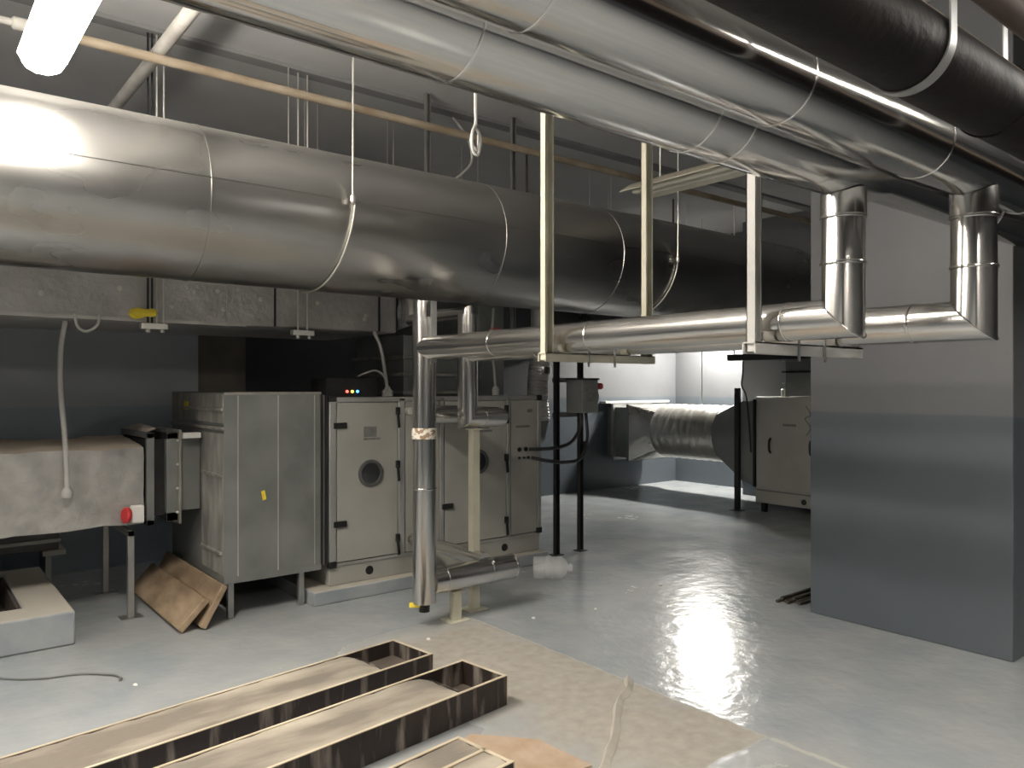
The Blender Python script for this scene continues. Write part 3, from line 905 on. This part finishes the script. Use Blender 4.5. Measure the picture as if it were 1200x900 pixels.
ahu_door(2.582, 3.102, (1.30, .56), (1.40, .98, .40), (.02, .925), ((2.86, 1.245, .055, .04), (2.875, 1.19, .07, .008)))
ahu_door(3.548, 4.197, (1.33, .60), (1.40, .97, .42), (.02, .95), ((3.95, 1.26, .06, .03), (3.95, 1.21, .09, .01)))
part(MB().box((3.175, AY + .006, .275), (3.495, AY + .034, 1.47)), 'fixed_panel', M_white, t, .003)
ep = part(MB().box((4.25, AY + .006, .275), (4.555, AY + .034, 1.47)), 'fixed_panel', M_white, t, .003)
for (x_, z_, r_) in ((4.345, 1.03, .02), (4.42, 1.03, .02), (4.345, .955, .011), (4.40, .955, .011), (4.45, .955, .014)):
    part(MB().lathe((x_, AY + .007, z_), (0, -1, 0), [(-.004, r_), (.010, r_), (.012, r_ * .7)], 18), 'cable_gland', M_black, ep)
part(MB().box((4.44, AY + .003, 1.36), (4.50, AY + .006, 1.39)), 'sticker', M_grey, ep)
part(MB().box((4.31, AY + .003, 1.225), (4.47, AY + .006, 1.245)), 'sticker', M_grey, ep)
for x_ in (2.86, 4.19):
    part(MB().lathe((x_, AY + .02, .175), (0, -1, 0), [(-.003, .033), (.004, .033), (.005, .028)], 24), 'round_hole', M_black, t)
part(MB().lathe((3.19, AY, 1.40), (0, -1, 0), [(0, .03), (.05, .03), (.055, .02)], 18), 'pipe_stub', M_rod, t)
# control box with three indicator lamps on the unit
t = thing('control_box', (2.76, 5.6, 1.515), 'dark control box with red, yellow and blue indicator lights', 'control box')
part(MB().box((2.56, 5.45, 1.514), (3.0, 5.72, 1.66)), 'casing', M_rub, t, .004)
for i, mm in enumerate((M_ledr, M_ledy, M_ledb)):
    part(MB().lathe((2.735 + i * .045, 5.45, 1.555), (0, -1, 0), [(-.002, .011), (.008, .011), (.012, .006)], 14), 'indicator', mm, t, label=('red', 'yellow', 'blue')[i] + ' indicator light')
# cables dropping on the unit roof
t = thing('roof_cable', (3.12, 5.5, 1.515), 'pale cable dropping to a gland on the white unit roof', 'cable')
part(MB().tube(curve_pts([(3.0, 5.5, 2.03), (3.06, 5.5, 1.9), (3.10, 5.5, 1.7), (3.12, 5.5, 1.56)], 8), .014, 10), 'cable', M_cable, t)
part(MB().lathe((3.12, 5.5, 1.515), (0, 0, 1), [(0, .045), (.04, .045), (.06, .025), (.08, .02)], 14), 'gland', M_cable, t)
t = thing('roof_cable', (4.22, 5.5, 1.515), 'pale cable dropping to a gland near the unit right end', 'cable')
part(MB().tube(curve_pts([(4.22, 5.52, 2.30), (4.18, 5.5, 1.95), (4.21, 5.5, 1.75), (4.23, 5.5, 1.56)], 8), .012, 10), 'cable', M_cable, t)
part(MB().lathe((4.23, 5.5, 1.515), (0, 0, 1), [(0, .03), (.05, .035), (.08, .02)], 14), 'gland', M_cable, t)
single(MB().tube(curve_pts([(2.86, 5.5, 1.675), (2.9, 5.46, 1.70), (2.98, 5.44, 1.72), (3.05, 5.44, 1.68), (3.08, 5.44, 1.60), (3.06, 5.45, 1.54)], 8), .008, 8), 'thin_cable', M_cable, (2.9, 5.45, 1.68), 'thin pale cable curling from the control box', 'cable')
single(MB().tube(curve_pts([(3.22, 5.2, 2.02), (3.27, 5.16, 1.95), (3.29, 5.15, 1.75), (3.29, 5.15, 1.55), (3.27, 5.27, 1.53)], 8), .012, 8), 'grey_cable', M_cable, (3.25, 5.2, 1.9), 'grey cable hanging left of the tall silver riser', 'cable')
# dark return duct rising from the unit roof
t = thing('return_duct', (3.9, 6.0, 1.515), 'dark grey flanged duct rising from the white unit roof', 'duct')
part(MB().box((3.36, 5.65, 1.515), (4.12, 6.5, 2.03)), 'duct_body', M_galv, t, .004)
for z_ in (1.53, 1.68, 1.83):
    part(MB().box((3.33, 5.61, z_), (4.15, 6.54, z_ + .025)), 'flange', M_galvd, t, .003)
t = thing('duct_riser', (4.4, 6.1, 1.515), 'grey flat-sided duct riser behind the right end of white unit', 'duct')
part(MB().box((4.22, 5.75, 1.515), (4.52, 6.5, 2.5)), 'duct_body', M_galv, t, .004)
# silver flexible duct at the right end
t = thing('flexible_duct', (5.0, 5.78, 1.3), 'crinkled silver flexible duct beside the isolator posts', 'duct')
fp, fr = [], []
for k in range(41):
    z_ = 1.25 + .62 * k / 40
    fp.append((5.0 - .03 * math.sin(k / 40 * PI), 5.78, z_))
    fr.append(.098 + (.007 if k % 2 else 0))
part(MB().tube(fp, fr, 28), 'hose', M_foild, t)
part(MB().ring((5.0, 5.78, 1.75), (0, 0, 1), .112, .035, 32), 'hanger_clamp', M_alub, t)  # ring clamp round the hose, nothing hangs by it
part(MB().tube([(5.0, 5.78, 1.87), (5.0, 5.78, 2.6)], .09, 28), 'spigot', M_foild, t)
part(MB().tube([(5.0, 5.78, 1.27), (4.95, 5.78, 1.12), (4.70, 5.80, .97)], [.1, .1, .09], 28), 'elbow', M_galv, t)
# lever valves behind the level pipe
for i, (x_, lb) in enumerate(((3.36, 'red valve handle behind the level clad pipe, left one'), (3.66, 'red valve handle behind the level clad pipe, right one'))):
    tt = thing('lever_valve', (x_, 4.8, 1.95), lb, 'valve', 'red valves behind the pipes')
    part(MB().tube([(x_, 4.8, 1.86), (x_, 4.8, 2.04)], .02, 12), 'stem', M_rod, tt)
    part(MB().obox((x_ + .02, 4.8, 2.045), (.035, -.02, .004), (.004, .009, 0), (0, 0, .006)), 'handle', M_red, tt)
    part(MB().tube([(x_, 4.8, 1.84), (x_, 5.25, 1.84)], .025, 14), 'body', M_rod, tt)
# bright foil block between flat duct and riser
single(foil_box(3.285, 3.42, 5.60, 6.3, 2.10, 2.55, 5, .012), 'foil_end_cap', M_alub, (3.5, 5.9, 2.05), 'bright foil-wrapped end cap of the flat duct', 'duct end')

# ------------------------------------------------------------------ isolator stand
t = thing('isolator_stand', (5.03, 5.4, 0), 'two black channel posts standing right of the white air unit', 'stand')
for xx in (4.88, 5.19):
    part(channel(MB(), xx, 5.4, 0.006, 1.98, .022, .022, .004), 'post', M_rub, t)
    part(MB().box((xx - .05, 5.35, 0.0005), (xx + .05, 5.45, .006)), 'foot_plate', M_rub, t)
part(MB().box((4.86, 5.425, 1.30), (5.21, 5.44, 1.345)), 'cross_rail', M_steel, t)
part(MB().box((4.86, 5.425, 1.63), (5.21, 5.44, 1.675)), 'cross_rail', M_steel, t)
part(MB().box((5.21, 5.37, .98), (5.27, 5.43, 1.06)), 'clip', M_rub, t, .005)
t = thing('isolator_box', (5.08, 5.25, 1.34), 'grey isolator box with red rotary knob on the black posts', 'switch box')
part(MB().box((4.975, 5.15, 1.345), (5.185, 5.37, 1.655)), 'casing', M_box, t, .006)
part(MB().box((5.0, 5.147, 1.45), (5.16, 5.15, 1.60)), 'faceplate', M_grey, t)
part(MB().box((4.965, 5.14, 1.655), (5.195, 5.37, 1.672)), 'lid', M_rub, t, .004)
part(MB().lathe((5.186, 5.25, 1.50), (1, 0, 0), [(0, .09), (.02, .09), (.03, .07)], 24), 'switch_boss', M_black, t)
part(MB().tube([(5.21, 5.25, 1.53), (5.295, 5.24, 1.59)], .009, 10), 'knob_arm', M_black, t)
part(MB().lathe((5.30, 5.24, 1.595), (1, -.5, 0), [(-.03, .012), (-.02, .028), (.01, .032), (.025, .02)], 18), 'knob', M_red, t)
single(MB().tube(curve_pts([(4.435, 5.27, 1.03), (4.55, 5.22, 1.03), (4.75, 5.2, 1.04), (4.9, 5.2, 1.09), (5.02, 5.22, 1.22), (5.04, 5.24, 1.34)], 8), .016, 10), 'supply_conduit', M_bcable, (4.43, 5.27, 1.03), 'dark conduit from white unit up to the isolator box, upper one', 'conduit')
single(MB().tube(curve_pts([(4.46, 5.27, .955), (4.6, 5.2, .92), (4.78, 5.17, .90), (4.98, 5.17, .93), (5.09, 5.2, 1.1), (5.11, 5.24, 1.34)], 8), .016, 10), 'supply_conduit', M_bcable, (4.46, 5.27, .955), 'dark conduit sagging from white unit to isolator box, lower one', 'conduit')

# ------------------------------------------------------------------ far unit with round duct
UX0, UX1, UY0, UY1 = 8.55, 9.7, 4.42, 5.69
t = thing('air_handling_unit', (9.1, 5.05, .12), 'far cream air unit on a frame beside the grey pillar', 'air unit')
part(MB().box((UX0 + .02, UY0, .28), (UX1, UY1, 1.46)), 'casing', M_prof, t, .005)
part(MB().box((UX0, UY0 + .03, .30), (UX0 + .02, UY1 - .03, 1.44)), 'panel', M_white, t, .004)
part(MB().box((UX0 + .005, UY0, .12), (UX1, UY1, .275)), 'base_rail', M_white, t, .004)
for yy in (5.47, 4.92):
    h = MB()
    h.tube(curve_pts([(UX0 - .002, yy, .94), (UX0 - .035, yy, .90), (UX0 - .035, yy, .80), (UX0 - .002, yy, .76)], 6), .014, 10)
    part(h, 'handle', M_black, t)
part(MB().box((UX0 - .003, 5.12, 1.10), (UX0, 5.30, 1.13)), 'sticker', M_grey, t)
part(MB().tube(curve_pts([(UX0 - .004, 4.99, 1.36), (UX0 - .004, 4.93, 1.25), (UX0 - .004, 5.0, 1.2), (UX0 - .004, 4.93, 1.1), (UX0 - .004, 4.98, 1.0)], 6), .006, 6), 'scribble', M_grey, t)
part(MB().lathe((UX0 + .006, 5.02, .19), (-1, 0, 0), [(-.002, .035), (.006, .035)], 20), 'round_hole', M_black, t)
part(MB().lathe((UX0 + .25, 5.42, 1.46), (0, 0, 1), [(0, .05), (.09, .05), (.1, .04)], 18), 'roof_fitting', M_rod, t)
for yy in (4.5, 5.6):
    for xx in (8.62, 9.6):
        part(MB().box((xx - .03, yy - .03, .0005), (xx + .03, yy + .03, .12)), 'foot', M_black, t)
t = thing('round_duct', (9.05, 7, .93), 'insulated round foil duct running from the far cream unit to wall', 'duct')
cx, cz, cr = 9.05, .93, .385
NS = 48


def sqring(y, hx, hz, zc=cz):
    out = []
    for k in range(NS):
        a = 2 * PI * k / NS
        c_, s_ = math.cos(a), math.sin(a)
        m = max(abs(c_), abs(s_))
        out.append((cx + hx * c_ / m, y, zc + hz * s_ / m))
    return out


part(MB().loft([sqring(5.70, .50, .56, .87), sqring(5.725, .50, .56, .87)]), 'flange', M_rub, t)
part(MB().loft([sqring(5.725, .48, .54, .87), sqring(5.90, .47, .52, .88), circle((cx, 6.45, cz), cr, NS)]), 'cone', M_galv, t)
rr_, pts = [], []
for k in range(33):
    pts.append((cx, 6.45 + 1.1 * k / 32, cz))
    rr_.append(cr + (.006 if k % 4 == 0 else .014 if k % 4 == 2 else .01))
part(MB().tube(pts, rr_, NS), 'round_section', M_spiral, t)
part(MB().loft([circle((cx, 7.53, cz), cr + .005, NS), sqring(7.92, .43, .42, .89)]), 'transition', M_foilb, t)
part(MB().loft([sqring(7.92, .44, .43, .89), sqring(7.96, .44, .43, .89)]), 'flange', M_galv, t)
part(MB().loft([sqring(7.96, .40, .38, .89), sqring(8.22, .40, .38, .89)]), 'wall_box', M_galv, t)
part(MB().loft([sqring(8.22, .45, .43, .89), sqring(8.27, .45, .43, .89)]), 'flange', M_steel, t)
part(MB().loft([sqring(8.27, .40, .38, .89), sqring(8.395, .40, .38, .89)]), 'wall_mount', M_galv, t)  # duct spigot running up to the wall
single(MB().box((8.5, 8.28, 1.325), (10.0, 8.398, 1.36)), 'wall_ledge', M_creamw, (9.2, 8.35, 1.33), 'pale steel angle fixed to the far wall above round foil duct', 'ledge', None, .003)
single(MB().tube([(cx, 6.9, cz + cr + .017), (cx, 6.9, CZ - .002)], .007, 8), 'duct_rod', M_rod, (cx, 6.9, CZ), 'single thin rod holding the round foil duct from the ceiling', 'rod')
t = thing('support_post', (8.43, 5.87, 0), 'dark steel post standing before the cone of the round foil duct', 'post')
part(MB().box((8.40, 5.84, .006), (8.46, 5.90, 1.57)), 'upright', M_rub, t, .003)
part(MB().box((8.36, 5.80, .0005), (8.50, 5.94, .006)), 'foot_plate', M_rub, t)
t = thing('neck_duct', (9.1, 5.0, 1.56), 'dark flanged duct neck above the far cream unit', 'duct')
part(MB().box((8.7, 4.45, 1.47), (9.6, 5.36, 2.5)), 'duct_body', M_galv, t, .005)
for z_ in (1.62, 1.76, 1.9):
    part(MB().box((8.67, 4.42, z_), (9.63, 5.39, z_ + .025)), 'flange', M_rub if z_ == 1.76 else M_galv, t)
t = thing('trapeze_hanger', (8.4, 5.2, 1.9), 'dark horizontal channel hanging over the far cream unit', 'hanger')
part(MB().box((8.36, 4.3, 1.92), (8.44, 5.98, 2.0)), 'channel', M_rub, t, .004)
for yy in (4.5, 5.9):
    part(MB().tube([(8.40, yy, 2.0), (8.40, yy, CZ - .002)], .008, 8), 'rod', M_rod, t)
single(MB().tube(curve_pts([(8.42, 5.78, 1.91), (8.44, 5.80, 1.75), (8.48, 5.84, 1.6), (8.52, 5.80, 1.45), (8.53, 5.76, 1.0), (8.53, 5.74, .75)], 8), .010, 8), 'drop_cable', M_bcable, (8.42, 5.78, 1.9), 'thin dark cable dropping from the channel past the far cone', 'cable')
single(channel(MB(), 8.47, 4.35, 0.001, 2.3, .025, .02, .004), 'edge_post', M_steel, (8.47, 4.35, 0), 'thin steel post by the far cream unit, hugging the pillar edge', 'post')

# rebar bundle on the floor by the pillar
rb = [(5.07, 3.19, .012), (5.12, 3.155, .012), (5.09, 3.12, .012), (5.16, 3.085, .012), (5.13, 3.05, .012), (5.10, 3.17, .034), (5.15, 3.105, .034)]
for i, (xx, yy, zz) in enumerate(rb):
    single(MB().tube([(xx, yy, zz), (xx + 1.3, yy + .01 * ((i % 3) - 1), zz)], .012, 10), 'steel_bar', M_rebar, (xx, yy, zz), 'rusty ribbed bar in the small bundle on the floor beside the grey pillar', 'bar', 'rusty bars bundled beside the pillar')

# ------------------------------------------------------------------ sump curb at left
t = thing('sump_curb', (0, 5.9, 0), 'raised blue-grey concrete curb round a dark pit', 'curb')
m_ = MB()
o_ = [(-2.2, 5.39), (.87, 5.39), (.87, 6.88), (-2.2, 6.88)]
i_ = [(-2.0, 5.665), (.62, 5.665), (.62, 6.76), (-2.0, 6.76)]
for k in range(4):
    a, b, c, d = o_[k], o_[(k + 1) % 4], i_[(k + 1) % 4], i_[k]
    m_.loft([[(*a, .0005), (*d, .0005), (*d, .21), (*a, .21)], [(*b, .0005), (*c, .0005), (*c, .21), (*b, .21)]], caps=False)
bmesh.ops.remove_doubles(m_.bm, verts=m_.bm.verts, dist=1e-5)
part(m_, 'rim', M_curb, t, .012)
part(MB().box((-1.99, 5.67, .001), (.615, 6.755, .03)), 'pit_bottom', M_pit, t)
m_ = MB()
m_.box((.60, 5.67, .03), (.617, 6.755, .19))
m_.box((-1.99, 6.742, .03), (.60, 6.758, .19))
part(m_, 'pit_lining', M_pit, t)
single(MB().tube(curve_pts([(-.2, 5.33, .012), (.28, 5.30, .012), (.45, 5.0, .010), (.62, 4.86, .010), (.80, 4.80, .010), (.93, 4.68, .010), (.96, 4.60, .010), (.945, 4.555, .010)], 8), .006, 8), 'floor_cable', M_box, (.5, 4.95, 0), 'loose grey cable end lying on the floor before the curb', 'cable')

# ------------------------------------------------------------------ boards leaning against the grey box
def board(p0, w, ang, y0, y1, th, label):
    u = V((math.cos(ang), 0, math.sin(ang)))
    n = V((math.sin(ang), 0, -math.cos(ang)))
    c = V(p0) + u * w / 2 + n * th / 2
    c.y = (y0 + y1) / 2
    o = MB().obox(c, u * w / 2, V((0, (y1 - y0) / 2, 0)), n * th / 2)
    return single(o, 'wooden_board', M_board, (p0[0], (y0 + y1) / 2, 0), label, 'board', 'boards leaning at the grey box', .006)


board((1.552, 0, .023), .295, math.radians(61), 5.17, 6.52, .040, 'steeper brown board leaning on the grey box, behind the other')
board((1.415, 0, .032), .245, math.radians(46), 5.19, 6.50, .044, 'flatter brown board leaning in front of the steeper one')

# ------------------------------------------------------------------ concrete-filled formwork troughs
def trough(name, corner, ang, L_, W, H, th, label, pocket=0, divider=False):
    """corner = front right top corner on plan; length runs back along -u, width along v."""
    u = V((math.cos(ang), math.sin(ang), 0))
    v = V((-math.sin(ang), math.cos(ang), 0))
    c0 = V((corner[0], corner[1], 0))
    t = thing(name, c0 - u * L_ / 2 + v * W / 2, label, 'formwork', 'wooden troughs of poured concrete')

    def ob(a0, a1, b0, b1, z0, z1):
        c = c0 - u * (a0 + a1) / 2 + v * (b0 + b1) / 2 + V((0, 0, (z0 + z1) / 2))
        return (c, u * abs(a1 - a0) / 2, v * abs(b1 - b0) / 2, V((0, 0, abs(z1 - z0) / 2)))
    ed = .004
    for nm, r in (('front_board', (0, L_, 0, th)), ('back_board', (0, L_, W - th, W)), ('end_board', (-.0, th, th, W - th)), ('end_board', (L_ - th, L_, th, W - th))):
        part(MB().obox(*ob(*r, .0005, H - ed)), nm, M_ply, t, .001)
        part(MB().obox(*ob(*r, H - ed, H)), 'raw_edge', M_wood, t)
    part(MB().obox(*ob(-.004, 0, -.002, th + .002, .01, H)), 'raw_edge', M_wood, t)
    hc = H - .006
    # poured concrete with a lightly uneven surface
    m_ = MB()
    a0 = pocket + .012
    nx, ny = 40, 8
    rnd = random.Random(int(corner[0] * 100))
    g = [[m_.bm.verts.new(c0 - u * (a0 + (L_ - th - a0) * i / nx) + v * (th + (W - 2 * th) * j / ny) + V((0, 0, hc + rnd.uniform(-.003, .003) - (.03 * max(0, 1 - i / 1.5) if pocket else 0)))) for j in range(ny + 1)] for i in range(nx + 1)]
    for i in range(nx):
        for j in range(ny):
            m_.bm.faces.new((g[i][j], g[i][j + 1], g[i + 1][j + 1], g[i + 1][j]))
    bot = [m_.bm.verts.new(c0 - u * (a0 if k in (0, 1) else L_ - th) + v * (th if k in (0, 3) else W - th) + V((0, 0, .002))) for k in range(4)]
    m_.bm.faces.new([g[0][j] for j in range(ny, -1, -1)] + [bot[0], bot[1]])
    part(m_, 'concrete_fill', M_conc, t)
    if pocket:
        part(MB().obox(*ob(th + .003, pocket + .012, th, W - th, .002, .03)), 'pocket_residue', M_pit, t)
        part(MB().obox(*ob(pocket - .004, pocket + .008, th, W - th, .002, hc - .03)), 'stop_board', M_ply, t)
    if divider:
        part(MB().obox(*ob(0, L_, W * .47, W * .47 + th, .002, H)), 'divider', M_wood, t)
    return t


trough('concrete_formwork', (2.325, 3.595), math.radians(7.8), 2.1, .35, .115, .014, 'long trough of cast concrete, farthest of three on the floor', .27)
trough('concrete_formwork', (2.39, 3.015), math.radians(7.6), 2.5, .325, .15, .014, 'long dark-sided trough of cast concrete, middle of three', .24)
trough('concrete_formwork', (1.90, 2.355), math.radians(7.6), 2.2, .32, .12, .016, 'concrete trough split by a timber strip, nearest the camera', 0, True)

# ply sheet, plastic strip, bottle, crumbs
single(MB().prism([(1.93, 2.36), (2.28, 2.30), (2.26, 2.62), (2.05, 2.86), (1.93, 2.80)], .001, .009), 'plywood_offcut', M_osb, (2.1, 2.6, 0), 'orange plywood offcut lying flat by the nearest trough', 'offcut', None, .001)
sp = curve_pts([(3.11, 2.86, 0), (3.0, 2.76, 0), (2.86, 2.69, 0), (2.70, 2.56, 0), (2.55, 2.43, 0), (2.42, 2.34, 0), (2.25, 2.22, 0), (2.05, 2.12, 0)], 8)
rings = []
rnd = random.Random(5)
for i, p in enumerate(sp):
    d = (sp[min(i + 1, len(sp) - 1)] - sp[max(i - 1, 0)]).normalized()
    n = V((-d.y, d.x, 0))
    w = .022 * (1 + .15 * math.sin(i * .7))
    zz = .010 + rnd.uniform(0, .006)
    rings.append([p - n * w + V((0, 0, .002)), p - n * w * .3 + V((0, 0, zz + .01)), p + n * w * .4 + V((0, 0, zz)), p + n * w + V((0, 0, .002)), p + V((0, 0, .0015))])
single(MB().loft(rings), 'plastic_strip', M_sheet, (2.7, 2.56, 0), 'crumpled pale plastic strip lying across the cement patch', 'strip')
bt = V((4.11, 4.84, .098))
ax = V((.779, -.626, 0)).normalized()
prof = [(0, .03), (.004, .085), (.012, .094)]
for k in range(11):
    prof += [(.03 + k * .016, .094 if k % 2 else .088)]
prof += [(.215, .094), (.245, .088), (.275, .06), (.292, .028), (.300, .024), (.304, .034), (.312, .034), (.33, .026)]
t = thing('water_bottle', bt, 'large clear plastic bottle lying on the floor by the plinth', 'bottle')
part(MB().lathe(bt, ax, prof + [(h, r - .0025) for h, r in prof[::-1]], 36, False), 'bottle_body', M_plastic, t)
part(MB().lathe(bt + ax * .125, ax, [(-.02, .0955), (.02, .0955)], 36, False), 'label_sleeve', M_sleeve, t)
crumbs = [(3.42, 4.02, 'beyond the cement patch edge'), (4.78, 4.05, 'far out on the grey floor'), (2.62, 4.10, 'near the riser foot'), (3.9, 3.9, 'in the middle of the grey floor'), (1.0, 4.45, 'before the curb cable')]
for i, (xx, yy, lb) in enumerate(crumbs):
    single(MB().lathe((xx, yy, .004), (.3, .2, 1), [(-.008, .006), (-.003, .014), (.004, .012), (.009, .004)], 7), 'cement_crumb', M_paper, (xx, yy, 0), 'tiny white crumb lying ' + lb, 'crumb', 'crumbs on the floor', smooth=False)

# ------------------------------------------------------------------ camera and view
cam = bpy.data.cameras.new('camera')
co = bpy.data.objects.new('camera', cam)
COL.objects.link(co)
co.location = (0, 0, 1.6)
co.rotation_euler = (PI / 2, 0, -math.atan2(.626, .779))
cam.sensor_width = 36
cam.lens = 27
cam.shift_y = 2 / 1200
cam.clip_start = .02
scene.camera = co
w = bpy.data.worlds.new('world')
scene.world = w
w.use_nodes = True
w.node_tree.nodes['Background'].inputs['Color'].default_value = (0.5, 0.5, 0.5, 1)
w.node_tree.nodes['Background'].inputs['Strength'].default_value = 0.02
scene.view_settings.view_transform = 'Standard'
scene.view_settings.look = 'None'
scene.view_settings.exposure = 0.0
scene.view_settings.gamma = 1
scene.view_settings.use_curve_mapping = False
scene.cycles.use_denoising = True
scene.cycles.max_bounces = 10
scene.cycles.diffuse_bounces = 5
scene.cycles.sample_clamp_indirect = 6
